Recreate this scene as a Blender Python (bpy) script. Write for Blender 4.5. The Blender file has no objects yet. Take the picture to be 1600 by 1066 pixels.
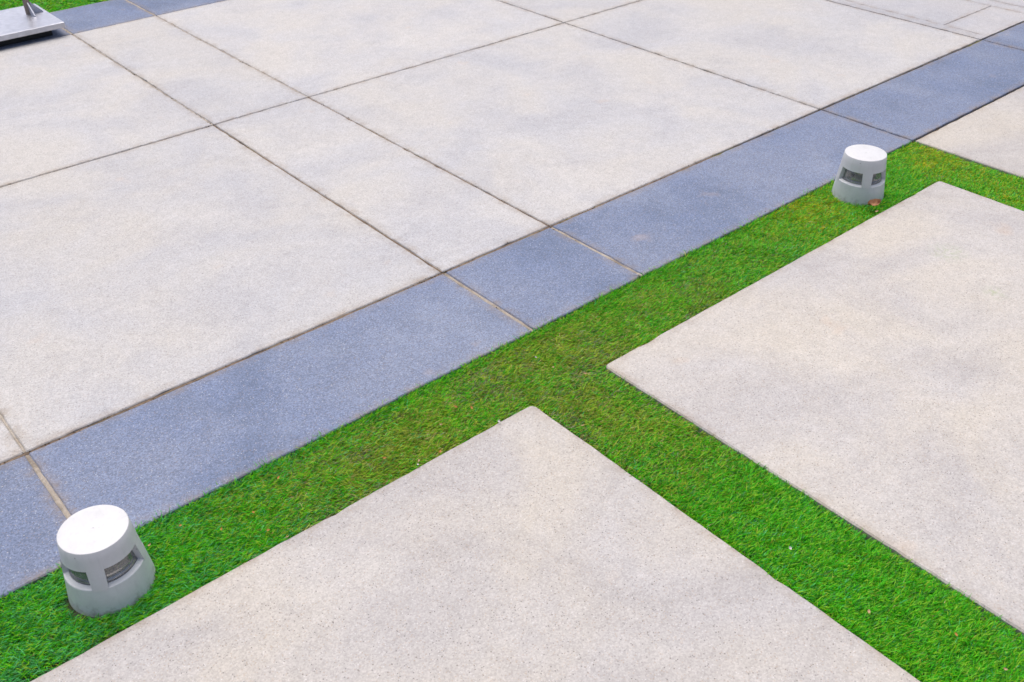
import bpy, math, random
import numpy as np
from mathutils import Matrix, Vector

random.seed(7)
rng = np.random.default_rng(7)
S = bpy.context.scene
C = S.collection

# ------------------------------------------------------------------ camera, sky, sun, exposure
cam_d = bpy.data.cameras.new('camera')
cam_d.sensor_width = 36.0
cam_d.lens = 34.98
cam_d.clip_start, cam_d.clip_end = 0.05, 500
cam = bpy.data.objects.new('camera', cam_d)
C.objects.link(cam)
RIGHT = Vector((0.76230081, -0.6470646, -0.01431388))
UP = Vector((0.38125458, 0.43106126, 0.81782097))
FWD = Vector((0.52301284, 0.62888282, -0.57529468))
m = Matrix((RIGHT, UP, -FWD)).transposed().to_4x4()
m.translation = (0, 0, 1.65)
cam.matrix_world = m
cam_d.dof.use_dof = True
cam_d.dof.focus_distance = 2.75
cam_d.dof.aperture_fstop = 8.0
S.camera = cam

SUN_EL, SUN_AZ = math.radians(74), math.radians(75)      # bright cloud, light from above and behind
world = bpy.data.worlds.new('World')
S.world = world
world.use_nodes = True
wn = world.node_tree
for n in list(wn.nodes):
    wn.nodes.remove(n)
sky = wn.nodes.new('ShaderNodeTexSky')
sky.sky_type = 'NISHITA'
sky.sun_disc = False
sky.sun_elevation = SUN_EL
sky.sun_rotation = math.radians(90) - SUN_AZ
sky.air_density = 0.75
sky.dust_density = 5.0
sky.ozone_density = 0.8
bg = wn.nodes.new('ShaderNodeBackground')
bg.inputs['Strength'].default_value = 0.12
wo = wn.nodes.new('ShaderNodeOutputWorld')
wn.links.new(sky.outputs[0], bg.inputs[0])
wn.links.new(bg.outputs[0], wo.inputs[0])

sun_d = bpy.data.lights.new('sun', 'SUN')
sun_d.energy = 1.5
sun_d.angle = math.radians(62)
sun_d.color = (1.0, 0.955, 0.90)
sun = bpy.data.objects.new('sun', sun_d)
C.objects.link(sun)
sd = Vector((math.cos(SUN_EL) * math.cos(SUN_AZ), math.cos(SUN_EL) * math.sin(SUN_AZ), math.sin(SUN_EL)))
sun.rotation_euler = sd.to_track_quat('Z', 'Y').to_euler()

S.view_settings.view_transform = 'Standard'
S.view_settings.look = 'None'
S.view_settings.gamma = 1.0
S.view_settings.use_curve_mapping = False
S.view_settings.exposure = 0.60
S.cycles.use_denoising = True
S.cycles.denoiser = 'OPENIMAGEDENOISE'
S.cycles.denoising_input_passes = 'RGB_ALBEDO_NORMAL'
S.cycles.denoising_prefilter = 'ACCURATE'
S.cycles.max_bounces = 8


# ------------------------------------------------------------------ node helpers
class NT:
    def __init__(self, name):
        self.m = bpy.data.materials.new(name)
        self.m.use_nodes = True
        self.t = self.m.node_tree
        self.t.nodes.clear()
        self.out = self.n('ShaderNodeOutputMaterial')

    def n(self, typ, **kw):
        x = self.t.nodes.new(typ)
        for k, v in kw.items():
            setattr(x, k, v)
        return x

    def put(self, sock, v):
        if isinstance(v, bpy.types.NodeSocket):
            self.t.links.new(v, sock)
        elif isinstance(v, (tuple, list)) and len(v) == 3 and sock.type == 'RGBA':
            sock.default_value = (*v, 1)
        else:
            sock.default_value = v

    def pos(self):
        return self.n('ShaderNodeNewGeometry').outputs['Position']

    def obj(self):
        return self.n('ShaderNodeTexCoord').outputs['Object']

    def noise(self, vec, scale, detail=3, rough=0.55, col=False, dist=0.0):
        x = self.n('ShaderNodeTexNoise')
        self.put(x.inputs['Vector'], vec)
        x.inputs['Scale'].default_value = scale
        x.inputs['Detail'].default_value = detail
        x.inputs['Roughness'].default_value = rough
        x.inputs['Distortion'].default_value = dist
        return x.outputs['Color' if col else 'Fac']

    def voro(self, vec, scale, out='Color', rnd=1.0):
        x = self.n('ShaderNodeTexVoronoi')
        self.put(x.inputs['Vector'], vec)
        x.inputs['Scale'].default_value = scale
        x.inputs['Randomness'].default_value = rnd
        return x.outputs[out]

    def ramp(self, v, a, b, lo=0.0, hi=1.0, smooth=False):
        x = self.n('ShaderNodeMapRange')
        if smooth:
            x.interpolation_type = 'SMOOTHSTEP'
        x.clamp = True
        self.put(x.inputs[0], v)
        for i, q in enumerate((a, b, lo, hi)):
            x.inputs[i + 1].default_value = q
        return x.outputs[0]

    def math(self, op, a, b=0.0, c=0.0):
        x = self.n('ShaderNodeMath', operation=op)
        self.put(x.inputs[0], a)
        self.put(x.inputs[1], b)
        self.put(x.inputs[2], c)
        return x.outputs[0]

    def mix(self, f, a, b, mode='MIX'):
        x = self.n('ShaderNodeMix', data_type='RGBA', blend_type=mode)
        self.put(x.inputs[0], f)
        self.put(x.inputs[6], a)
        self.put(x.inputs[7], b)
        return x.outputs[2]

    def scale(self, col, fac):
        """colour times a scalar"""
        x = self.n('ShaderNodeVectorMath', operation='SCALE')
        self.put(x.inputs[0], col)
        self.put(x.inputs['Scale'], fac)
        return x.outputs[0]

    def sep(self, v):
        x = self.n('ShaderNodeSeparateXYZ')
        self.put(x.inputs[0], v)
        return x.outputs

    def attr(self, name, out='Fac'):
        x = self.n('ShaderNodeAttribute', attribute_name=name)
        return x.outputs[out]

    def bump(self, h, strength=0.3, dist=0.001):
        x = self.n('ShaderNodeBump')
        x.inputs['Strength'].default_value = strength
        x.inputs['Distance'].default_value = dist
        self.put(x.inputs['Height'], h)
        return x.outputs[0]

    def bsdf(self, col, rough=0.8, normal=None, metal=0.0, spec=0.5, **kw):
        x = self.n('ShaderNodeBsdfPrincipled')
        self.put(x.inputs['Base Color'], col)
        self.put(x.inputs['Roughness'], rough)
        x.inputs['Metallic'].default_value = metal
        x.inputs['Specular IOR Level'].default_value = spec
        for k, v in kw.items():
            self.put(x.inputs[k], v)
        if normal is not None:
            self.put(x.inputs['Normal'], normal)
        self.t.links.new(x.outputs[0], self.out.inputs[0])
        return x


def concrete(name, warm, cool, pale, dark, speck, fleck, stains=(), cloud=0.6):
    """sand-blasted cast slab: broad tone patches, fine aggregate, odd dark and white grains, dirty arrises"""
    k = NT(name)
    P = k.pos()
    big = k.ramp(k.noise(P, 1.9, 4, 0.6, dist=0.4), 0.30, 0.70, smooth=True)
    soil_n = k.ramp(k.noise(P, 1.9, 5, 0.62, dist=0.8), 0.44, 0.72, 0, cloud, smooth=True)
    col = k.mix(big, warm, cool)
    # pale wiped areas and slightly dull areas
    col = k.mix(k.ramp(k.noise(P, 2.3, 5, 0.62), 0.52, 0.75, 0, 0.65), col, pale)
    col = k.mix(k.ramp(k.noise(P, 3.6, 6, 0.68, dist=0.6), 0.52, 0.74, 0, 0.45), col, dark)
    col = k.mix(soil_n, col, dark)
    col = k.scale(col, k.ramp(k.n('ShaderNodeObjectInfo').outputs['Random'], 0, 1, 0.965, 1.03))
    med = k.ramp(k.noise(P, 24, 5, 0.7), 0.25, 0.75, 0.92, 1.08)
    # aggregate grains
    g1 = k.sep(k.voro(P, 290))[0]
    g2 = k.sep(k.voro(P, 150))
    f = k.math('MULTIPLY', med, k.ramp(g1, 0, 1, 1 - speck, 1 + speck))
    f = k.math('MULTIPLY', f, k.ramp(k.noise(P, 210, 3, 0.7), 0.25, 0.75, 1 - speck * 0.8, 1 + speck * 0.8))
    col = k.scale(col, f)
    g3 = k.voro(P, 240)
    d3 = k.voro(P, 240, 'Distance')
    near = k.ramp(d3, 0.25, 0.45, 1, 0)
    s3 = k.sep(g3)
    darkm = k.math('MULTIPLY', k.ramp(s3[0], 0.90, 0.94), near)
    lightm = k.math('MULTIPLY', k.ramp(s3[1], 0.88, 0.94), near)
    warmm = k.math('MULTIPLY', k.ramp(s3[2], 0.88, 0.93), near)
    col = k.mix(k.math('MULTIPLY', warmm, fleck * 0.45), col, (0.36, 0.25, 0.15))
    col = k.mix(k.math('MULTIPLY', lightm, fleck * 0.55), col, (0.66, 0.66, 0.68))
    col = k.mix(k.math('MULTIPLY', darkm, fleck * 0.8), col, (0.09, 0.085, 0.09))
    # sparse larger pits
    d4 = k.voro(P, 42, 'Distance')
    pit = k.math('MULTIPLY', k.ramp(k.sep(k.voro(P, 42))[0], 0.86, 0.88), k.ramp(d4, 0.05, 0.10, 1, 0))
    col = k.mix(k.math('MULTIPLY', pit, 0.7), col, (0.12, 0.10, 0.09))
    # rare faded rust marks and grey smears
    rust = k.ramp(k.noise(P, 5.2, 3, 0.5), 0.685, 0.76, 0, 0.22)
    col = k.mix(rust, col, (0.50, 0.36, 0.25))
    # algae stains where the photograph shows them
    for (sx, sy, r, strength) in stains:
        v = k.n('ShaderNodeVectorMath', operation='DISTANCE')
        k.put(v.inputs[0], P)
        v.inputs[1].default_value = (sx, sy, 0)
        near_s = k.ramp(v.outputs['Value'], r * 0.2, r, 1, 0)
        mm = k.math('MULTIPLY', near_s, k.ramp(k.noise(P, 60, 5, 0.75), 0.45, 0.62, 0, strength))
        col = k.mix(mm, col, (0.26, 0.33, 0.16))
    # soil and rust washed along the arrises
    e = k.attr('edge')
    em = k.math('MULTIPLY', e, k.ramp(k.noise(P, 17, 5, 0.7), 0.40, 0.68, 0.0, 0.6))
    col = k.mix(em, col, (0.25, 0.19, 0.13))
    h = k.math('ADD', k.noise(P, 240, 3, 0.7), k.math('MULTIPLY', g2[0], 0.5))
    k.bsdf(col, k.ramp(k.noise(P, 6, 3), 0.3, 0.7, 0.72, 0.88), k.bump(h, 0.35, 0.0007), spec=0.3)
    return k.m


LIGHT = concrete('pale_concrete', (0.436, 0.421, 0.401), (0.406, 0.409, 0.428), (0.474, 0.463, 0.450),
                 (0.330, 0.330, 0.350), 0.14, 0.7, cloud=0.50)
GREYER = concrete('greyer_concrete', (0.395, 0.385, 0.385), (0.365, 0.370, 0.398), (0.430, 0.422, 0.425),
                  (0.300, 0.308, 0.338), 0.13, 0.6, cloud=0.5)
SPECK = concrete('speckled_concrete', (0.440, 0.410, 0.366), (0.408, 0.396, 0.394), (0.476, 0.455, 0.426),
                 (0.312, 0.296, 0.290), 0.125, 0.85,
                 stains=((2.89, 1.245, 0.075, 0.55), (2.77, 1.02, 0.05, 0.5), (1.06, 0.62, 0.035, 0.5)), cloud=0.5)
BLUE = concrete('blue_grey_concrete', (0.170, 0.200, 0.280), (0.140, 0.178, 0.278), (0.232, 0.264, 0.340),
                (0.105, 0.134, 0.202), 0.24, 0.7, cloud=0.7)


def mortar(name, a, b, dark, moss, dark_amt, moss_amt):
    k = NT(name)
    P = k.pos()
    n = k.noise(P, 9, 5, 0.7)
    col = k.mix(k.ramp(n, 0.35, 0.65), a, b)
    col = k.scale(col, k.ramp(k.noise(P, 160, 3, 0.7), 0.25, 0.75, 0.75, 1.25))
    col = k.mix(k.ramp(k.noise(P, 14, 6, 0.75), 0.50, 0.60, 0, dark_amt), col, dark)
    col = k.mix(k.ramp(k.noise(P, 7.5, 5, 0.7), 0.52, 0.62, 0, moss_amt), col, moss)
    k.bsdf(col, 0.95, k.bump(k.noise(P, 220, 4, 0.7), 0.6, 0.002), spec=0.2)
    return k.m


PALE_MORTAR = mortar('pale_mortar', (0.40, 0.365, 0.315), (0.29, 0.25, 0.205), (0.09, 0.07, 0.05), (0.2, 0.2, 0.07), 0.4, 0.0)
BROWN_MORTAR = mortar('brown_mortar', (0.24, 0.185, 0.135), (0.14, 0.10, 0.072), (0.04, 0.032, 0.027), (0.2, 0.18, 0.06), 0.5, 0.15)
MOSS_MORTAR = mortar('mossy_joint_soil', (0.13, 0.095, 0.06), (0.055, 0.043, 0.028), (0.012, 0.011, 0.010), (0.21, 0.21, 0.03), 0.7, 0.7)
CEMENT = mortar('cement_slurry', (0.40, 0.39, 0.40), (0.33, 0.33, 0.34), (0.25, 0.25, 0.26), (0.2, 0.2, 0.1), 0.4, 0.0)
SOIL = mortar('soil', (0.06, 0.045, 0.032), (0.035, 0.027, 0.02), (0.015, 0.012, 0.01), (0.03, 0.05, 0.02), 0.6, 0.3)


def turf_backing():
    k = NT('turf_backing')
    P = k.pos()
    col = k.mix(k.ramp(k.noise(P, 60, 4, 0.7), 0.35, 0.65), (0.022, 0.04, 0.016), (0.05, 0.05, 0.03))
    col = k.mix(k.ramp(k.noise(P, 11, 4, 0.6), 0.5, 0.62, 0, 0.6), col, (0.045, 0.06, 0.075))
    k.bsdf(col, 0.95, k.bump(k.noise(P, 200, 3), 0.6, 0.003), spec=0.2)
    return k.m


def turf_blade():
    k = NT('turf_blade')
    col = k.attr('tint', 'Color')
    a = k.n('ShaderNodeBsdfPrincipled')
    k.put(a.inputs['Base Color'], col)
    a.inputs['Roughness'].default_value = 0.42
    a.inputs['Specular IOR Level'].default_value = 0.3
    b = k.n('ShaderNodeBsdfTranslucent')
    k.put(b.inputs['Color'], col)
    mx = k.n('ShaderNodeMixShader')
    mx.inputs[0].default_value = 0.42
    k.t.links.new(a.outputs[0], mx.inputs[1])
    k.t.links.new(b.outputs[0], mx.inputs[2])
    k.t.links.new(mx.outputs[0], k.out.inputs[0])
    return k.m


BACKING, BLADE = turf_backing(), turf_blade()


def painted(name, col, grime):
    k = NT(name)
    P = k.obj()
    v = k.ramp(k.noise(P, 26, 5, 0.7), 0.3, 0.7, 0.955, 1.03)
    c = k.scale(col, v)
    c = k.mix(k.ramp(k.noise(P, 14, 6, 0.72), 0.50, 0.76, 0, grime), c, (0.36, 0.37, 0.37))
    # splashed soil on the lowest couple of centimetres, broken up
    zz = k.sep(P)[2]
    spl = k.math('MULTIPLY', k.ramp(zz, 0.003, 0.014, 1, 0), k.ramp(k.noise(P, 55, 5, 0.7), 0.45, 0.65, 0, 0.5))
    c = k.mix(spl, c, (0.20, 0.19, 0.15))
    # rain runs
    mp = k.n('ShaderNodeMapping')
    k.put(mp.inputs[0], P)
    mp.inputs['Scale'].default_value = (1, 1, 0.08)
    c = k.mix(k.ramp(k.noise(mp.outputs[0], 85, 3, 0.6), 0.55, 0.75, 0, 0.28), c, (0.40, 0.41, 0.42))
    spots = k.math('MULTIPLY', k.ramp(k.sep(k.voro(P, 60))[0], 0.93, 0.94), k.ramp(k.voro(P, 60, 'Distance'), 0.06, 0.11, 1, 0))
    c = k.mix(k.math('MULTIPLY', spots, 0.7), c, (0.10, 0.09, 0.08))
    k.bsdf(c, k.ramp(k.noise(P, 40, 3), 0.3, 0.7, 0.38, 0.55), k.bump(k.noise(P, 420, 2), 0.06, 0.0006), spec=0.45)
    return k.m


def plain(name, col, rough=0.5, metal=0.0, spec=0.5, grain=None):
    k = NT(name)
    P = k.obj()
    c = k.scale(col, k.ramp(k.noise(P, 30, 4, 0.65), 0.3, 0.7, 0.88, 1.1))
    r = rough
    nrm = None
    if grain:
        mp = k.n('ShaderNodeMapping')
        k.put(mp.inputs[0], P)
        mp.inputs['Scale'].default_value = grain
        g = k.noise(mp.outputs[0], 40, 3, 0.6)
        r = k.ramp(g, 0.3, 0.7, rough - 0.08, rough + 0.1)
        nrm = k.bump(g, 0.02, 0.0003)
    k.bsdf(c, r, nrm, metal, spec)
    return k.m


PAINT_CAP = painted('light_grey_paint', (0.568, 0.572, 0.582), 0.4)
PAINT_BASE = painted('weathered_grey_paint', (0.575, 0.595, 0.60), 0.4)
DARK_IN = plain('dark_interior', (0.16, 0.155, 0.15), 0.5)
REFLECT = plain('dull_reflector', (0.5, 0.5, 0.49), 0.35, 0.6)
STEEL = plain('brushed_steel', (0.54, 0.55, 0.60), 0.40, 1.0, 0.5, (1, 14, 14))
STEEL_POST = plain('brown_tinted_steel', (0.32, 0.26, 0.22), 0.42, 1.0, 0.5, (14, 14, 1))
BLACK_FOOT = plain('black_rubber', (0.02, 0.02, 0.022), 0.8)


def glass_mat():
    """clear moulded glass: mirrors the sky by Fresnel, otherwise lets the inside show, slightly smoked"""
    k = NT('lamp_glass')
    fr = k.n('ShaderNodeFresnel')
    fr.inputs['IOR'].default_value = 2.1
    tr = k.n('ShaderNodeBsdfTransparent')
    tr.inputs[0].default_value = (0.82, 0.83, 0.82, 1)
    du = k.n('ShaderNodeBsdfDiffuse')
    du.inputs[0].default_value = (0.5, 0.5, 0.49, 1)
    dusty = k.n('ShaderNodeMixShader')
    k.put(dusty.inputs[0], k.ramp(k.noise(k.obj(), 70, 4, 0.7), 0.35, 0.7, 0.22, 0.42))
    gl = k.n('ShaderNodeBsdfGlossy')
    gl.inputs['Roughness'].default_value = 0.08
    mx = k.n('ShaderNodeMixShader')
    k.t.links.new(tr.outputs[0], dusty.inputs[1])
    k.t.links.new(du.outputs[0], dusty.inputs[2])
    k.t.links.new(fr.outputs[0], mx.inputs[0])
    k.t.links.new(dusty.outputs[0], mx.inputs[1])
    k.t.links.new(gl.outputs[0], mx.inputs[2])
    k.t.links.new(mx.outputs[0], k.out.inputs[0])
    return k.m


GLASS = glass_mat()


def leaf_mat(name, a, b):
    k = NT(name)
    P = k.obj()
    col = k.mix(k.ramp(k.noise(P, 120, 4, 0.6), 0.35, 0.65), a, b)
    k.bsdf(col, 0.7, None, 0, 0.25)
    return k.m


LEAF = leaf_mat('dry_leaf', (0.46, 0.25, 0.13), (0.28, 0.14, 0.07))
FLECK_O = leaf_mat('orange_fleck', (0.52, 0.24, 0.07), (0.36, 0.17, 0.06))
FLECK_T = leaf_mat('tan_fleck', (0.50, 0.34, 0.20), (0.38, 0.26, 0.15))
CHIP = leaf_mat('pale_chip', (0.62, 0.60, 0.58), (0.50, 0.48, 0.46))


# ------------------------------------------------------------------ object helpers
def mesh_obj(name, verts, faces, mat, parent=None, smooth=False, attrs=None):
    me = bpy.data.meshes.new(name)
    me.from_pydata([tuple(v) for v in verts], [], faces)
    me.materials.append(mat)
    for an, vals in (attrs or {}).items():
        a = me.attributes.new(an, 'FLOAT', 'POINT')
        a.data.foreach_set('value', vals)
    if smooth:
        me.polygons.foreach_set('use_smooth', [True] * len(me.polygons))
    me.update()
    o = bpy.data.objects.new(name, me)
    C.objects.link(o)
    if parent is not None:
        o.parent = parent
    return o


def tag(o, label=None, cat=None, group=None, kind=None):
    if label:
        o['label'] = label
    if cat:
        o['category'] = cat
    if group:
        o['group'] = group
    if kind:
        o['kind'] = kind
    return o


def empty(name, loc, rz=0.0):
    o = bpy.data.objects.new(name, None)
    o.empty_display_size = 0.1
    o.location = loc
    o.rotation_euler = (0, 0, rz)
    C.objects.link(o)
    return o


def box_geo(x0, x1, y0, y1, z0, z1):
    v = [(x0, y0, z0), (x1, y0, z0), (x1, y1, z0), (x0, y1, z0), (x0, y0, z1), (x1, y0, z1), (x1, y1, z1), (x0, y1, z1)]
    f = [(0, 3, 2, 1), (4, 5, 6, 7), (0, 1, 5, 4), (1, 2, 6, 5), (2, 3, 7, 6), (3, 0, 4, 7)]
    return v, f


def add_bevel(o, w, seg=2):
    b = o.modifiers.new('bevel', 'BEVEL')
    b.width = w
    b.segments = seg
    b.limit_method = 'ANGLE'
    return o


# ------------------------------------------------------------------ the setting: ground and pavement
A1, A2, A0, LAWN = 2.242, 3.848, 5.463, 5.925
G1, S1 = 1.805, 1.549
BM, B0, B1, B2, B3 = 0.269, 1.583, 2.044, 3.597, 4.927
T1, T2, T3 = 1.355, 1.615, 3.349

ground = mesh_obj('ground', [(-80, -80, -0.06), (80, -80, -0.06), (80, 80, -0.06), (-80, 80, -0.06)], [(0, 1, 2, 3)], SOIL)
tag(ground, kind='structure')

XL, XR = -3.2, 10.0
bed_v, bed_f = [], []
for (x0, x1, y0, y1) in ((XL, XR, G1 + 0.006, LAWN - 0.006), (B2 + 0.008, XR, -2.0, G1 + 0.006)):
    v, f = box_geo(x0, x1, y0, y1, -0.05, -0.012)
    bed_f += [tuple(i + len(bed_v) for i in q) for q in f]
    bed_v += v
pavement = mesh_obj('pavement', bed_v, bed_f, BROWN_MORTAR)
tag(pavement, kind='structure')


def outline(x0, x1, y0, y1, r, inset, counts, jit):
    """closed loop with the same vertex count for every inset; jit moves points along the outward normal"""
    pts, i = [], 0
    rr = max(r - inset, 0.0006)
    cx0, cx1, cy0, cy1 = x0 + inset + rr, x1 - inset - rr, y0 + inset + rr, y1 - inset - rr
    corners = ((cx1, cy0, -90), (cx1, cy1, 0), (cx0, cy1, 90), (cx0, cy0, 180))
    for c in range(4):
        ax, ay, a0 = corners[c]
        for s in range(5):
            a = math.radians(a0 + 90 * s / 4)
            d = jit[i]
            pts.append((ax + (rr + d) * math.cos(a), ay + (rr + d) * math.sin(a)))
            i += 1
        bx, by, b0 = corners[(c + 1) % 4]
        a = math.radians(a0 + 90)
        n = counts[c]
        for s in range(1, n):
            t = s / n
            d = jit[i]
            pts.append((ax + (bx - ax) * t + (rr + d) * math.cos(a), ay + (by - ay) * t + (rr + d) * math.sin(a)))
            i += 1
    return pts


def slab(x0, x1, y0, y1, mat, r=0.003, z=0.0, name='slab', label=None, chamfer=0.003, rough=0.0006, thick=0.038, step=0.03):
    counts = [max(2, int((y1 - y0) / step)), max(2, int((x1 - x0) / step))] * 2
    n = 20 + sum(c - 1 for c in counts)
    j = rng.normal(0, rough, n)
    j += np.convolve(np.r_[rng.normal(0, rough * 1.6, n + 8)], np.ones(9) / 9 ** 0.5, 'valid') * 0.6
    chips = (rng.random(n) < 0.05) * rng.uniform(0, 0.0045, n)
    j = np.clip(j - chips, -0.006, 0.0025)
    rings = [(0.0, -thick, j), (0.0, -chamfer, j), (chamfer, 0.0, j), (0.035, 0.0, j * 0)]
    V, F, E = [], [], []
    for (ins, zz, jj), e in zip(rings, (1, 1, 1, 0)):
        for (x, y) in outline(x0, x1, y0, y1, r, ins, counts, jj):
            V.append((x, y, z + zz))
            E.append(float(e))
    for k in range(3):
        for i in range(n):
            a, b = k * n + i, k * n + (i + 1) % n
            F.append((a, b, b + n, a + n))
    F.append(tuple(range(3 * n, 4 * n)))
    o = mesh_obj(name, V, F, mat, pavement, attrs={'edge': E})
    if label:
        o['label'] = label
    return o


def jz():
    return random.uniform(-0.0006, 0.0006)


# pale slabs: two rows between the border bands
gA1, gA2, gA0, gB = 0.0056, 0.0037, 0.003, 0.0034
xs = [(XL, BM), (BM, B0), (B0, B1), (B1, B2), (B2, B3)]
for (y0, y1) in ((A1 + gA1, A2 - gA2), (A2 + gA2, A0 - gA0)):
    for (x0, x1) in xs:
        slab(x0 + gB, x1 - gB, y0, y1, LIGHT, z=jz())
# beyond the last joint: a strip, two plates split by a saw cut, another strip
y0, y1 = A1 + gA1, A2 - gA2
slab(B3 + gB, 5.0006, y0, y1, GREYER, chamfer=0.0006, rough=0.0003)
slab(5.0012, 5.4782, y0, 2.4850, GREYER, chamfer=0.0008, rough=0.0003)
slab(5.0012, 5.4782, 2.4895, y1, GREYER, chamfer=0.0008, rough=0.0003)
slab(5.4820, 5.5800, y0, y1, GREYER, z=jz(), rough=0.0004)
slab(5.5870, 6.93, y0, y1, GREYER, z=jz())
slab(6.94, XR, y0, y1, LIGHT, z=jz())
slab(B3 + gB, 6.93, A2 + gA2, A0 - gA0, LIGHT, z=jz())
slab(6.94, XR, A2 + gA2, A0 - gA0, LIGHT, z=jz())

# blue-grey border bands
gW = 0.0056
near_cuts = [(XL, BM - gW), (BM + gW, B0 - gW), (B0 + gW, B1 - gW), (B1 + gW, B2 - 0.004), (B2 + 0.004, B3 - 0.004), (B3 + 0.004, 6.93), (6.94, XR)]
for i, (x0, x1) in enumerate(near_cuts):
    slab(x0, x1, G1 if x1 < B2 + 0.01 else G1 + 0.003, A1 - gA1, BLUE, z=jz(), name='border_slab')
far_cuts = [(XL, BM - gW), (BM + gW, B0 - gW), (B0 + gW, B1 - gW), (B1 + gW, B2 - 0.004), (B2 + 0.004, B3), (B3 + 0.008, XR)]
for (x0, x1) in far_cuts:
    slab(x0, x1, A0 + gA0, LAWN, BLUE, z=jz(), name='border_slab')

# speckled slabs among the turf strips
slab(-1.30, T1, -1.2, S1, SPECK, r=0.016, name='garden_slab', rough=0.0004, chamfer=0.004, thick=0.05,
     label='speckled beige slab in front, below the turf junction')
slab(T2, T3, -1.2, S1 - 0.003, SPECK, r=0.018, name='garden_slab', rough=0.0004, chamfer=0.004, thick=0.05,
     label='speckled beige slab enclosed by turf on the right')
slab(B2 + 0.005, XR, -2.0, G1 - 0.007, SPECK, r=0.006, name='garden_slab', rough=0.0004, chamfer=0.003, thick=0.045,
     label='speckled beige slab touching the blue-grey band behind the right lamp')


def joint(x0, x1, y0, y1, z, mat):
    """a strip of filler with a wavy, uneven crown, joined to the pavement"""
    along_x = (x1 - x0) > (y1 - y0)
    L = (x1 - x0) if along_x else (y1 - y0)
    n = max(6, int(L / 0.03))
    V, F = [], []
    for i in range(n + 1):
        t = i / n
        dz = random.gauss(0, 0.0007)
        for k, s in enumerate((0.0, 0.28, 0.72, 1.0)):
            zz = z + dz + (-0.0022 if k in (0, 3) else random.gauss(0, 0.0004))
            if along_x:
                V.append((x0 + L * t, y0 + (y1 - y0) * s, zz))
            else:
                V.append((x0 + (x1 - x0) * s, y0 + L * t, zz))
    for i in range(n):
        for k in range(3):
            a = i * 4 + k
            q = (a, a + 4, a + 5, a + 1)
            F.append(q[::-1] if along_x else q)
    return mesh_obj('mortar_joint', V, F, mat, pavement)


JW = 0.0005
joint(XL, 2.9, A1 - gA1 - 0.001, A1 + gA1 + 0.001, -0.0034, BROWN_MORTAR)
joint(2.9, XR, A1 - gA1 - 0.001, A1 + gA1 + 0.001, -0.0060, MOSS_MORTAR)
joint(XL, 3.3, A2 - gA2 - 0.001, A2 + gA2 + 0.001, -0.0042, BROWN_MORTAR)
joint(3.3, XR, A2 - gA2 - 0.001, A2 + gA2 + 0.001, -0.0045, MOSS_MORTAR)
joint(XL, XR, A0 - gA0 - 0.001, A0 + gA0 + 0.001, -0.0040, BROWN_MORTAR)
for bx in (BM, B0, B1):
    joint(bx - gB - 0.001, bx + gB + 0.001, A1 + 0.007, A2 - 0.006, -0.0034, PALE_MORTAR if bx == BM else BROWN_MORTAR)
    joint(bx - gB - 0.001, bx + gB + 0.001, A2 + 0.006, A0 - 0.004, -0.0030, PALE_MORTAR)
    joint(bx - gW - 0.001, bx + gW + 0.001, G1 + 0.001, A1 - 0.0085, -0.0016, PALE_MORTAR)
    joint(bx - gW - 0.001, bx + gW + 0.001, A0 + 0.004, LAWN - 0.001, -0.0020, PALE_MORTAR)
for bx in (B2, B3):
    joint(bx - gB - 0.001, bx + gB + 0.001, A1 + 0.007, A0 - 0.006, -0.0068, MOSS_MORTAR)
    joint(bx - gB - 0.001, bx + gB + 0.001, G1 + 0.001, A1 - 0.0085, -0.0062, MOSS_MORTAR)
joint(B2, XR, G1 - 0.008, G1 + 0.004, -0.0085, MOSS_MORTAR)
joint(5.0000, 5.0018, A1 + 0.007, A2 - 0.006, 0.0002, CEMENT)
joint(5.4780, 5.4822, A1 + 0.007, A2 - 0.006, -0.0016, BROWN_MORTAR)

# grit and crumbs of moss lying in the joints
def joint_grit():
    V, F = [], []
    tet = [(1, 1, 1), (-1, -1, 1), (-1, 1, -1), (1, -1, -1)]
    def crumb(x, y, z, q):
        n0 = len(V)
        ax = random.uniform(0, 6.28)
        for (a, b, c) in tet:
            a, b, c = a * random.uniform(0.5, 1.2), b * random.uniform(0.5, 1.2), c * random.uniform(0.4, 0.8)
            V.append((x + q * (a * math.cos(ax) - b * math.sin(ax)), y + q * (a * math.sin(ax) + b * math.cos(ax)), z + q * c))
        F.extend([(n0, n0 + 2, n0 + 1), (n0, n0 + 1, n0 + 3), (n0, n0 + 3, n0 + 2), (n0 + 1, n0 + 2, n0 + 3)])
    lines = [('x', A1, 0.0, 6.0, 0.005, 420), ('x', A2, 0.4, 6.5, 0.004, 260), ('x', G1, 2.2, 6.0, 0.006, 420), ('y', B2, G1, A0, 0.0035, 300),
             ('y', B3, G1, A0, 0.0035, 260), ('y', B0, G1, A0, 0.005, 110), ('y', B1, G1, A0, 0.005, 110), ('y', BM, G1, A0, 0.005, 70)]
    for ax_, c, lo, hi, w, n in lines:
        centres = [random.uniform(lo, hi) for _ in range(max(4, n // 14))]
        for _ in range(n):
            t = random.uniform(lo, hi) if random.random() < 0.4 else random.gauss(random.choice(centres), 0.035)
            d = random.gauss(0, w * 0.7)
            q = random.uniform(0.0007, 0.0022)
            z = -0.003 + q * 0.5 if abs(d) < w else 0.0004 + q * 0.4
            crumb(*((t, c + d) if ax_ == 'x' else (c + d, t)), z, q)
    o = mesh_obj('joint_grit', V, F, MOSS_MORTAR, pavement)
    o['kind'] = 'stuff'


joint_grit()

# ------------------------------------------------------------------ turf
TZ = -0.016


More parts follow.
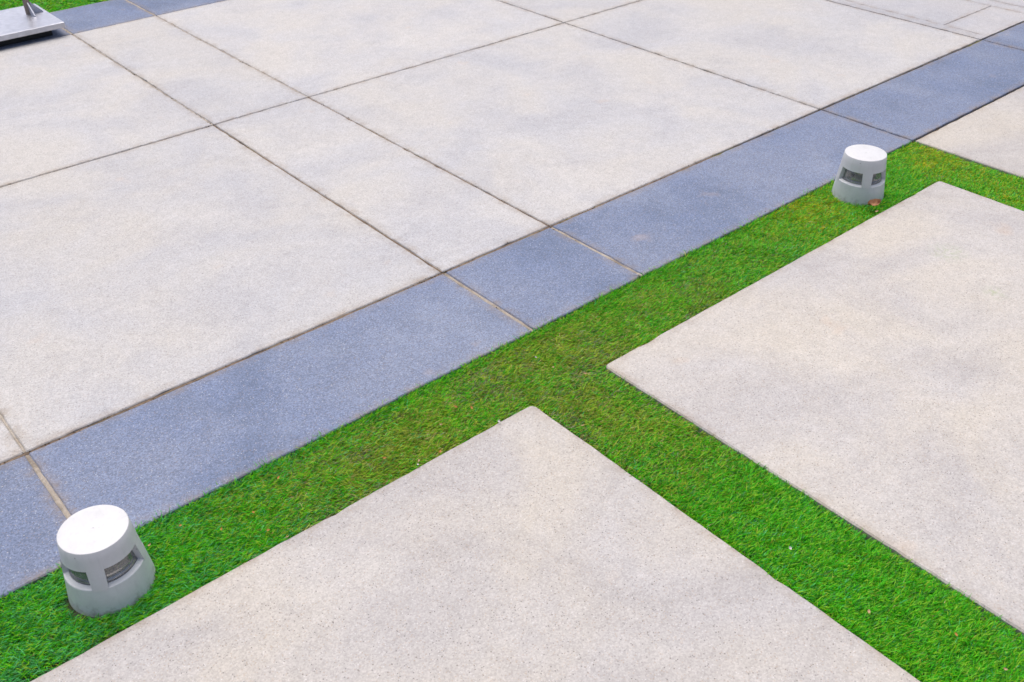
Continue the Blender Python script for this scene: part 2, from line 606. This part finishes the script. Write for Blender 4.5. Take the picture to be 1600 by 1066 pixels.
def vnoise(x, y, s, seed=0):
    """smooth value noise on world x, y, 0..1"""
    r = np.random.default_rng(seed)
    tab = r.random((128, 128))
    u, v = x * s + 40, y * s + 40
    i, j = np.floor(u).astype(int), np.floor(v).astype(int)
    fu, fv = u - i, v - j
    fu, fv = fu * fu * (3 - 2 * fu), fv * fv * (3 - 2 * fv)
    g = lambda a, b: tab[a % 128, b % 128]
    return (g(i, j) * (1 - fu) + g(i + 1, j) * fu) * (1 - fv) + (g(i, j + 1) * (1 - fu) + g(i + 1, j + 1) * fu) * fv


def fbm(x, y, s, seed):
    return (vnoise(x, y, s, seed) + 0.5 * vnoise(x, y, s * 2.1, seed + 1) + 0.25 * vnoise(x, y, s * 4.3, seed + 2)) / 1.75


def bump2(x, y, cx, cy, r):
    return np.exp(-((x - cx) ** 2 + (y - cy) ** 2) / (r * r))


LAMPS = ((0.2691, 1.6974, 0.0902), (3.049, 1.6906, 0.0910))


def make_turf(name, rects, density, width, length, z0, far=False):
    X, Y = [], []
    for (x0, x1, y0, y1) in rects:
        n = int((x1 - x0) * (y1 - y0) * density)
        X.append(rng.uniform(x0, x1, n))
        Y.append(rng.uniform(y0, y1, n))
    x, y = np.concatenate(X), np.concatenate(Y)
    keep = np.ones(len(x), bool)
    clump = fbm(x, y, 70, 11)
    thin = fbm(x, y, 9, 21)
    if not far:
        # wandering margins where the turf was cut short of the slabs
        w1 = 0.007 * (fbm(x, y, 14, 31) - 0.25)
        keep &= ~((y > S1 - 0.02) & (y < S1 + 0.003 + w1 * 0.9) & ((x < T1 + 0.003) | ((x > T2) & (x < T3))))
        keep &= ~((x > T2 - 0.006 - w1 * 1.8) & (x < T3) & (y < S1 + 0.003))
        keep &= ~((x > T3) & (x < T3 + 0.001) & (y < S1))
        for (lx, ly, lr) in LAMPS:
            d = np.hypot(x - lx, y - ly)
            a = np.arctan2(y - ly, x - lx)
            gap = 0.002 + 0.020 * np.clip(np.cos(a - 3.35), 0, 1) ** 3 * (1 if lx < 1 else 0.35)
            keep &= d > lr + gap
        # worn, thin places: the near left corner and along the slab in front
        wear = 0.50 * bump2(x, y, 0.06, 1.62, 0.16) * (0.4 + fbm(x, y, 20, 91)) + 0.45 * np.exp(-((y - S1) / 0.035) ** 2) * (x < T1) * (thin > 0.45) * (0.35 + fbm(x, y, 24, 95))
        wear += 0.35 * np.exp(-((x - T2) / 0.03) ** 2) * (y < S1) * (thin > 0.5)
        keep &= rng.random(len(x)) > wear
    keep &= rng.random(len(x)) < 0.62 + 0.75 * (clump - 0.2)
    x, y, clump, thin = x[keep], y[keep], clump[keep], thin[keep]
    n = len(x)
    # ---- colour of each blade
    vivid = np.array([0.062, 0.455, 0.002])
    light = np.array([0.190, 0.600, 0.010])
    deep = np.array([0.026, 0.245, 0.004])
    bluish = np.array([0.080, 0.400, 0.110])
    olive = np.array([0.265, 0.350, 0.024])
    straw = np.array([0.470, 0.410, 0.140])
    dull = np.array([0.190, 0.215, 0.110])
    yellow = np.array([0.430, 0.450, 0.008])
    r = rng.random(n)
    col = np.where((r < 0.42)[:, None], vivid, np.where((r < 0.66)[:, None], deep, light))
    patch = fbm(x, y, 7.5, 41)
    fine = fbm(x, y, 38, 51)
    if far:
        w_ol = np.full(n, 0.06); w_bl = np.full(n, 0.05); w_st = np.full(n, 0.04); w_ye = np.full(n, 0.10)
    else:
        mid = 0.95 * bump2(x, y, 1.42, 1.66, 0.42) + 0.75 * bump2(x, y, 0.85, 1.66, 0.30) + 0.6 * bump2(x, y, 2.1, 1.68, 0.5)
        mid += 0.35 * bump2(x, y, 1.50, 1.25, 0.22)
        # the fresher tuft row along the blue-grey band
        rim = np.exp(-((y - G1) / 0.028) ** 2)
        mid = np.clip(mid, 0, 1) * (1 - 0.8 * rim)
        left = np.clip(1.25 - x, 0, 1)
        w_ol = np.clip(mid * (0.36 + 1.1 * (patch - 0.3)), 0.03, 0.7)
        w_st = np.clip(mid * (0.8 * (fine - 0.38) + 0.13), 0.015, 0.4)
        w_bl = np.clip(0.42 * left + 0.55 * (thin - 0.55) * (y < 1.75), 0.02, 0.6) * (0.5 + fine)
        yel = bump2(x, y, 3.50, 1.66, 0.17) + 0.75 * bump2(x, y, 2.80, 1.72, 0.25) + 0.55 * bump2(x, y, 3.47, 1.25, 0.3)
        w_ye = np.clip(yel * (0.62 + 1.2 * (patch - 0.3)), 0, 0.9)
    w_du = np.zeros(n) if far else np.clip(1.2 * mid * (fbm(x, y, 13, 101) - 0.44) + 0.5 * np.exp(-((y - S1) / 0.03) ** 2) * (fbm(x, y, 11, 103) - 0.35), 0, 0.6)
    for wgt, c in ((w_bl, bluish), (w_ol, olive), (w_ye, yellow), (w_st, straw), (w_du, dull)):
        pick = rng.random(n) < wgt
        col[pick] = c
    col = col * (1.0 if not far else 1.0) * rng.uniform(0.50, 1.62, (n, 1)) * (0.66 + 0.76 * clump[:, None])
    col *= 1 + rng.normal(0, 0.05, (n, 3))
    isst = col[:, 0] > col[:, 1] * 0.85
    # ---- shape
    base_az = math.atan2(-0.30, 0.95) + 0.9 * (fbm(x, y, 5, 61) - 0.5)
    az = base_az + rng.normal(0, 0.55, n) + np.where(rng.random(n) < 0.30, math.pi, 0)
    L = length * rng.uniform(0.62, 1.15, n)
    L = np.where(isst, L * 0.8, L)
    tuft = fbm(x, y, 26, 71)
    L = L * (0.68 + 0.62 * tuft)
    a0 = rng.normal(0.62, 0.25, n) + 0.55 * np.clip(fbm(x, y, 12, 81) - 0.5, 0, 1)
    a1 = rng.normal(1.62, 0.28, n)
    a1 = np.where(isst, a1 + 0.25, a1)
    if not far:
        rim = np.exp(-((y - G1) / 0.02) ** 2) * (x < B2)
        a1 -= 0.38 * rim
        L *= 1 + 0.16 * rim
        az = np.where((rng.random(n) < 0.22 * rim), math.pi / 2 + rng.normal(0, 0.6, n), az)
    bx, by, bz = x.copy(), y.copy(), np.full(n, z0)
    W = width * rng.uniform(0.65, 1.25, n)
    roll = rng.normal(0, 0.55, n)
    V = np.zeros((n, 7, 3), np.float32)
    px, py, pz = bx, by, bz
    segs = 3
    for k in range(4):
        t = k / segs
        wk = W * (1 - 0.35 * t) * 0.5
        sx, sy, sz = -np.sin(az) * np.cos(roll), np.cos(az) * np.cos(roll), np.sin(roll)
        if k < 3:
            V[:, 2 * k, 0], V[:, 2 * k, 1], V[:, 2 * k, 2] = px - sx * wk, py - sy * wk, pz - sz * wk
            V[:, 2 * k + 1, 0], V[:, 2 * k + 1, 1], V[:, 2 * k + 1, 2] = px + sx * wk, py + sy * wk, pz + sz * wk
        else:
            V[:, 6, 0], V[:, 6, 1], V[:, 6, 2] = px, py, pz
        ang = a0 + (a1 - a0) * (t + 0.15)
        d = L / segs
        px = px + np.sin(ang) * np.cos(az) * d
        py = py + np.sin(ang) * np.sin(az) * d
        pz = pz + np.cos(ang) * d
        az = az + rng.normal(0, 0.12, n)
    base = (np.arange(n) * 7)[:, None]
    tri = np.array([0, 1, 3, 0, 3, 2, 2, 3, 5, 2, 5, 4, 4, 5, 6])
    idx = (base + tri[None, :]).reshape(-1).astype(np.int32)
    me = bpy.data.meshes.new(name)
    me.vertices.add(n * 7)
    me.vertices.foreach_set('co', V.reshape(-1))
    me.loops.add(len(idx))
    me.loops.foreach_set('vertex_index', idx)
    nt = len(idx) // 3
    me.polygons.add(nt)
    me.polygons.foreach_set('loop_start', np.arange(nt, dtype=np.int32) * 3)
    me.polygons.foreach_set('loop_total', np.full(nt, 3, np.int32))
    me.polygons.foreach_set('use_smooth', np.ones(nt, bool))
    a = me.attributes.new('tint', 'FLOAT_COLOR', 'POINT')
    cc = np.ones((n, 7, 4), np.float32)
    cc[:, :, :3] = np.clip(col, 0.002, 0.6)[:, None, :]
    a.data.foreach_set('color', cc.reshape(-1))
    me.materials.append(BLADE)
    me.update()
    me.validate()
    o = bpy.data.objects.new(name, me)
    C.objects.link(o)
    return o


strips = [(-0.45, B2 - 0.004, S1, G1 - 0.003), (T1 + 0.002, T2 - 0.002, 0.05, S1), (T3 + 0.002, B2 + 0.001, 0.75, S1)]
turf = make_turf('turf', strips, 240000, 0.0021, 0.0265, TZ)
tag(turf, 'short green artificial turf laid in strips between the slabs', 'turf', kind='stuff')
bk_v, bk_f = [], []
for (x0, x1, y0, y1, z) in ((-1.3, B2 - 0.002, S1 - 0.004, G1 - 0.001, TZ), (T1 + 0.001, T2 - 0.006, -1.2, S1 - 0.004, TZ),
                            (T3 + 0.001, B2 + 0.002, -1.2, S1 - 0.004, TZ)):
    n0 = len(bk_v)
    bk_v += [(x0, y0, z), (x1, y0, z), (x1, y1, z), (x0, y1, z)]
    bk_f.append((n0, n0 + 1, n0 + 2, n0 + 3))
backing = mesh_obj('turf_backing', bk_v, bk_f, BACKING, turf)

lawn = make_turf('lawn', [(0.9, 2.6, LAWN + 0.002, 6.75)], 42000, 0.005, 0.034, -0.014, far=True)
tag(lawn, 'bright green lawn beyond the far blue-grey band', 'lawn', kind='stuff')
mesh_obj('lawn_base', [(XL, LAWN, -0.016), (XR, LAWN, -0.016), (XR, 9, -0.016), (XL, 9, -0.016)], [(0, 1, 2, 3)], BACKING, lawn)


# ------------------------------------------------------------------ bollard lamps
def lathe(prof, n=72):
    V, F = [], []
    for (r, z) in prof:
        for i in range(n):
            a = 2 * math.pi * i / n
            V.append((r * math.cos(a), r * math.sin(a), z))
    for k in range(len(prof) - 1):
        for i in range(n):
            a, b = k * n + i, k * n + (i + 1) % n
            F.append((a, b, b + n, a + n))
    return V, F


def R_(z):
    return 0.0897 - 0.1185 * z


def shade_auto(o, deg=35):
    me = o.data
    me.polygons.foreach_set('use_smooth', [True] * len(me.polygons))
    me.set_sharp_from_angle(angle=math.radians(deg))


SILL, WTOP, HT = 0.0575, 0.1060, 0.1525


def bollard_lamp():
    root = empty('bollard_lamp', (0, 0, 0))
    # base: tapered foot with a sloping sill
    prof = [(R_(-0.05), -0.05), (R_(0.0), 0.0), (R_(SILL - 0.0015), SILL - 0.0015), (R_(SILL) - 0.0012, SILL), (0.0715, SILL + 0.0024),
            (0.0705, SILL + 0.0012), (0.0600, SILL + 0.0010), (0.0005, SILL + 0.0010)]
    V, F = lathe(prof)
    shade_auto(mesh_obj('base', V, F, PAINT_BASE, root), 30)
    # cap: solid lid with a lip that carries the four legs
    prof = [(0.0005, WTOP + 0.012), (0.060, WTOP + 0.012), (0.0655, WTOP + 0.008), (0.0655, WTOP), (R_(WTOP), WTOP), (R_(0.130), 0.130), (R_(HT - 0.0022), HT - 0.0022),
            (R_(HT) - 0.0007, HT - 0.0006), (R_(HT) - 0.0024, HT), (0.030, HT + 0.0006), (0.0026, HT + 0.0007), (0.0020, HT - 0.0002), (0.0003, HT - 0.0002)]
    V, F = lathe(prof)
    shade_auto(mesh_obj('cap', V, F, PAINT_CAP, root), 25)
    # legs
    zb = SILL - 0.0045
    for q in range(4):
        a0 = q * math.pi / 2
        V, F = [], []
        nz, na = 3, 8
        lay = []
        for iz in range(nz + 1):
            t = iz / nz
            z = WTOP + (zb - WTOP) * t
            ha = math.radians(13.2 - 2.4 * t)
            ro, ri = R_(z) + 0.0001 + 0.0009 * t, 0.0650
            row = []
            for rad in (ro, ri):
                for k in range(na + 1):
                    a = a0 - ha + 2 * ha * k / na
                    row.append(len(V))
                    V.append((rad * math.cos(a), rad * math.sin(a), z))
            lay.append(row)
        m_ = na + 1
        for iz in range(nz):
            u, l = lay[iz], lay[iz + 1]
            for k in range(na):
                F.append((u[k], l[k], l[k + 1], u[k + 1]))
                F.append((u[m_ + k], u[m_ + k + 1], l[m_ + k + 1], l[m_ + k]))
            F.append((u[0], u[m_], l[m_], l[0]))
            F.append((u[na], l[na], l[m_ + na], u[m_ + na]))
        b = lay[-1]
        for k in range(na):
            F.append((b[k], b[m_ + k], b[m_ + k + 1], b[k + 1]))
        shade_auto(mesh_obj('leg', V, F, PAINT_CAP, root), 30)
    # glass ring with moulded ribs
    outer = [(0.0704, SILL + 0.0014), (0.0706, SILL + 0.005), (0.0700, SILL + 0.0085), (0.0676, SILL + 0.0115), (0.0688, SILL + 0.0140),
             (0.0684, SILL + 0.019), (0.0660, SILL + 0.024), (0.0660, SILL + 0.0335), (0.0652, SILL + 0.035), (0.0652, WTOP - 0.003), (0.0645, WTOP + 0.004)]
    prof = outer + [(0.0610, WTOP + 0.004), (0.0630, 0.085), (0.0650, SILL + 0.0020), outer[0]]
    V, F = lathe(prof)
    shade_auto(mesh_obj('glass_ring', V, F, GLASS, root), 60)
    # reflector cone and dark core seen through the glass
    prof = [(0.0610, SILL + 0.0016), (0.0600, SILL + 0.006), (0.046, SILL + 0.016), (0.024, 0.088), (0.020, WTOP + 0.011)]
    V, F = lathe(prof, 48)
    shade_auto(mesh_obj('reflector', V, F, REFLECT, root), 40)
    prof = [(0.0560, WTOP + 0.0105), (0.0540, 0.094), (0.0300, 0.090), (0.0250, 0.0885)]
    V, F = lathe(prof, 48)
    shade_auto(mesh_obj('lamp_shade', V, F, DARK_IN, root), 40)
    # bed of dark grit in the planting hole
    return root


lamp1 = bollard_lamp()
lamp1.location = (LAMPS[0][0], LAMPS[0][1], 0)
lamp1.rotation_euler = (0, 0, math.radians(243))
tag(lamp1, 'white-topped grey bollard lamp in the turf nearest the camera, lower left', 'lamp', 'low bollard lamps in the turf strip')
lamp2 = lamp1.copy()
C.objects.link(lamp2)
for ch in list(lamp1.children):
    c = ch.copy()
    C.objects.link(c)
    c.parent = lamp2
lamp2.location = (LAMPS[1][0], LAMPS[1][1], 0)
lamp2.rotation_euler = (0, 0, math.radians(226))
lamp2['label'] = 'smaller-looking bollard lamp farther off, beside a curled dry leaf near the turf corner'

# ------------------------------------------------------------------ steel stand at the far left
ZT = 0.070
stand = empty('steel_stand', (1.335, 5.672, 0))
tag(stand, 'brushed steel post on a square raised base plate by the lawn', 'stand')


def stand_part(name, geo, mat):
    o = mesh_obj(name, geo[0], geo[1], mat, stand)
    return o


add_bevel(stand_part('base_plate', box_geo(-0.30, 0.222, -0.222, 0.222, ZT - 0.027, ZT), STEEL), 0.0018)
add_bevel(stand_part('foot', box_geo(-0.26, 0.165, -0.165, 0.165, 0.0005, ZT - 0.0272), BLACK_FOOT), 0.003)
px, py = 0.135, 0.050
V, F = lathe([(0.0165, ZT), (0.0165, 0.95), (0.0155, 0.953), (0.0005, 0.954)], 32)
o = stand_part('post', ([(x + px, y + py, z) for x, y, z in V], F), STEEL_POST)
shade_auto(o)


def gusset(ang, reach, height, top):
    """upright triangular stiffener welded between post and plate"""
    t = 0.0035
    ca, sa = math.cos(ang), math.sin(ang)
    prof = [(0.012, ZT), (reach, ZT), (reach, ZT + top), (0.012, ZT + height)]
    V, F = [], []
    for s in (-t, t):
        for (d, z) in prof:
            V.append((px + d * ca - s * sa, py + d * sa + s * ca, z))
    F = [(0, 1, 2, 3), (7, 6, 5, 4), (0, 4, 5, 1), (1, 5, 6, 2), (2, 6, 7, 3), (3, 7, 4, 0)]
    return add_bevel(stand_part('gusset', (V, F), STEEL), 0.0008, 1)


for q in (-1.46, -0.12):
    gusset(q, 0.070, 0.066, 0.004)

# ------------------------------------------------------------------ small fallen things
def leaf_mesh(name, L, W, curl, mat, seed, nu=8):
    r = random.Random(seed)
    V, F = [], []
    for i in range(nu + 1):
        t = i / nu
        w = W * math.sin(math.pi * min(1, t * 0.93 + 0.05)) ** 0.8 * (1 + r.uniform(-0.15, 0.15))
        for k in range(5):
            s = (k - 2) / 2
            V.append(((t - 0.5) * L, s * w * 0.5, curl * (abs(s) ** 1.6) * W * 0.5 + curl * 0.35 * L * (t - 0.5) ** 2 * 2 + r.uniform(-1, 1) * W * 0.03))
    for i in range(nu):
        for k in range(4):
            a = i * 5 + k
            F.append((a, a + 1, a + 6, a + 5))
    me = bpy.data.meshes.new(name)
    me.from_pydata(V, [], F)
    me.materials.append(mat)
    me.polygons.foreach_set('use_smooth', [True] * len(me.polygons))
    me.update()
    return me


def back(u, v, z=0.0):
    """ground position under a point seen in the photograph (1600 x 1066)"""
    d = RIGHT * (u - 800) - UP * (v - 533) + FWD * 1554.68
    t = (z - 1.65) / d.z
    return d.x * t, d.y * t


lm = leaf_mesh('dry_leaf', 0.046, 0.030, 0.85, LEAF, 3)
o = bpy.data.objects.new('dry_leaf', lm)
C.objects.link(o)
o.location = (*back(1365, 321, 0.014), 0.016)
o.rotation_euler = (0.35, -0.15, -0.6)
tag(o, 'curled brown dry leaf on the turf at the foot of the far bollard lamp', 'leaf')


orange = [(435, 747, 'orange leaf scrap high in the left turf strip, closest to the blue-grey band'),
          (396, 802, 'orange leaf scrap in the middle of the left turf strip, third from the near lamp'),
          (281, 822, 'orange leaf scrap closest to the right side of the near lamp'),
          (346, 827, 'orange leaf scrap second closest to the near lamp, mid turf'),
          (420, 829, 'orange leaf scrap low in the left turf strip, near the edge of the front slab'),
          (712, 636, 'left one of two neighbouring orange leaf scraps left of the turf junction'),
          (737, 638, 'right one of two neighbouring orange leaf scraps left of the turf junction'),
          (600, 716, 'lone orange leaf scrap on worn turf above the upper edge of the front slab'),
          (688, 706, 'orange leaf scrap against the front slab edge, left of its corner'),
          (768, 594, 'orange leaf scrap on the turf just below the small blue-grey slab'),
          (1494, 992, 'orange leaf scrap in the bright lower right turf strip')]
tan = [(690, 664, 'tan leaf scrap on olive turf between the paired orange scraps and the slab edge'),
       (449, 840, 'tan leaf scrap touching the front slab edge right of the near lamp'),
       (865, 575, 'tan twig-like scrap in the turf junction between the two slab corners'),
       (913, 584, 'tan leaf scrap just left of the rounded corner of the right slab'),
       (1357, 957, 'tan leaf scrap in the lower right turf strip, left of the orange scrap'),
       (1570, 1046, 'tan leaf scrap at the bottom right end of the turf strip'),
       (1370, 331, 'tan leaf scrap just below the curled dry leaf by the far lamp'),
       (234, 852, 'tan leaf scrap touching the right side of the near lamp'),
       (655, 721, 'tan leaf scrap beside a pale stone chip on the front slab edge'),
       (910, 666, 'tan leaf scrap in the right turf strip just below the junction')]
white = [(653, 727, 'pale stone chip on the front slab edge beside a tan scrap'),
         (780, 659, 'pale stone chip on the upper edge of the front slab near its corner'),
         (1234, 857, 'pale stone chip midway down the right turf strip'),
         (837, 559, 'pale stone chip in the turf below the end of the pale joint')]
for kind, pts, mat, size, grp, cat in (
        ('leaf_fleck', orange, FLECK_O, 0.0095, 'orange leaf scraps on the turf', 'leaf'),
        ('leaf_fleck', tan, FLECK_T, 0.0105, 'tan leaf scraps on the turf', 'leaf'),
        ('stone_chip', white, CHIP, 0.0075, 'pale stone chips on the turf', 'stone')):
    protos = [leaf_mesh(kind, size, size * (0.5 if kind == 'leaf_fleck' else 0.8), 0.7, mat, 20 + i, 4) for i in range(3)]
    for i, (u, v, label) in enumerate(pts):
        x, y = back(u, v, 0.006)
        o = bpy.data.objects.new(kind, protos[i % 3])
        C.objects.link(o)
        o.location = (x, y, 0.0065)
        s = random.uniform(0.7, 1.25)
        o.scale = (s, s, s)
        o.rotation_euler = (random.uniform(-0.5, 0.5), random.uniform(-0.5, 0.5), random.uniform(0, 6.28))
        tag(o, label, cat, grp)
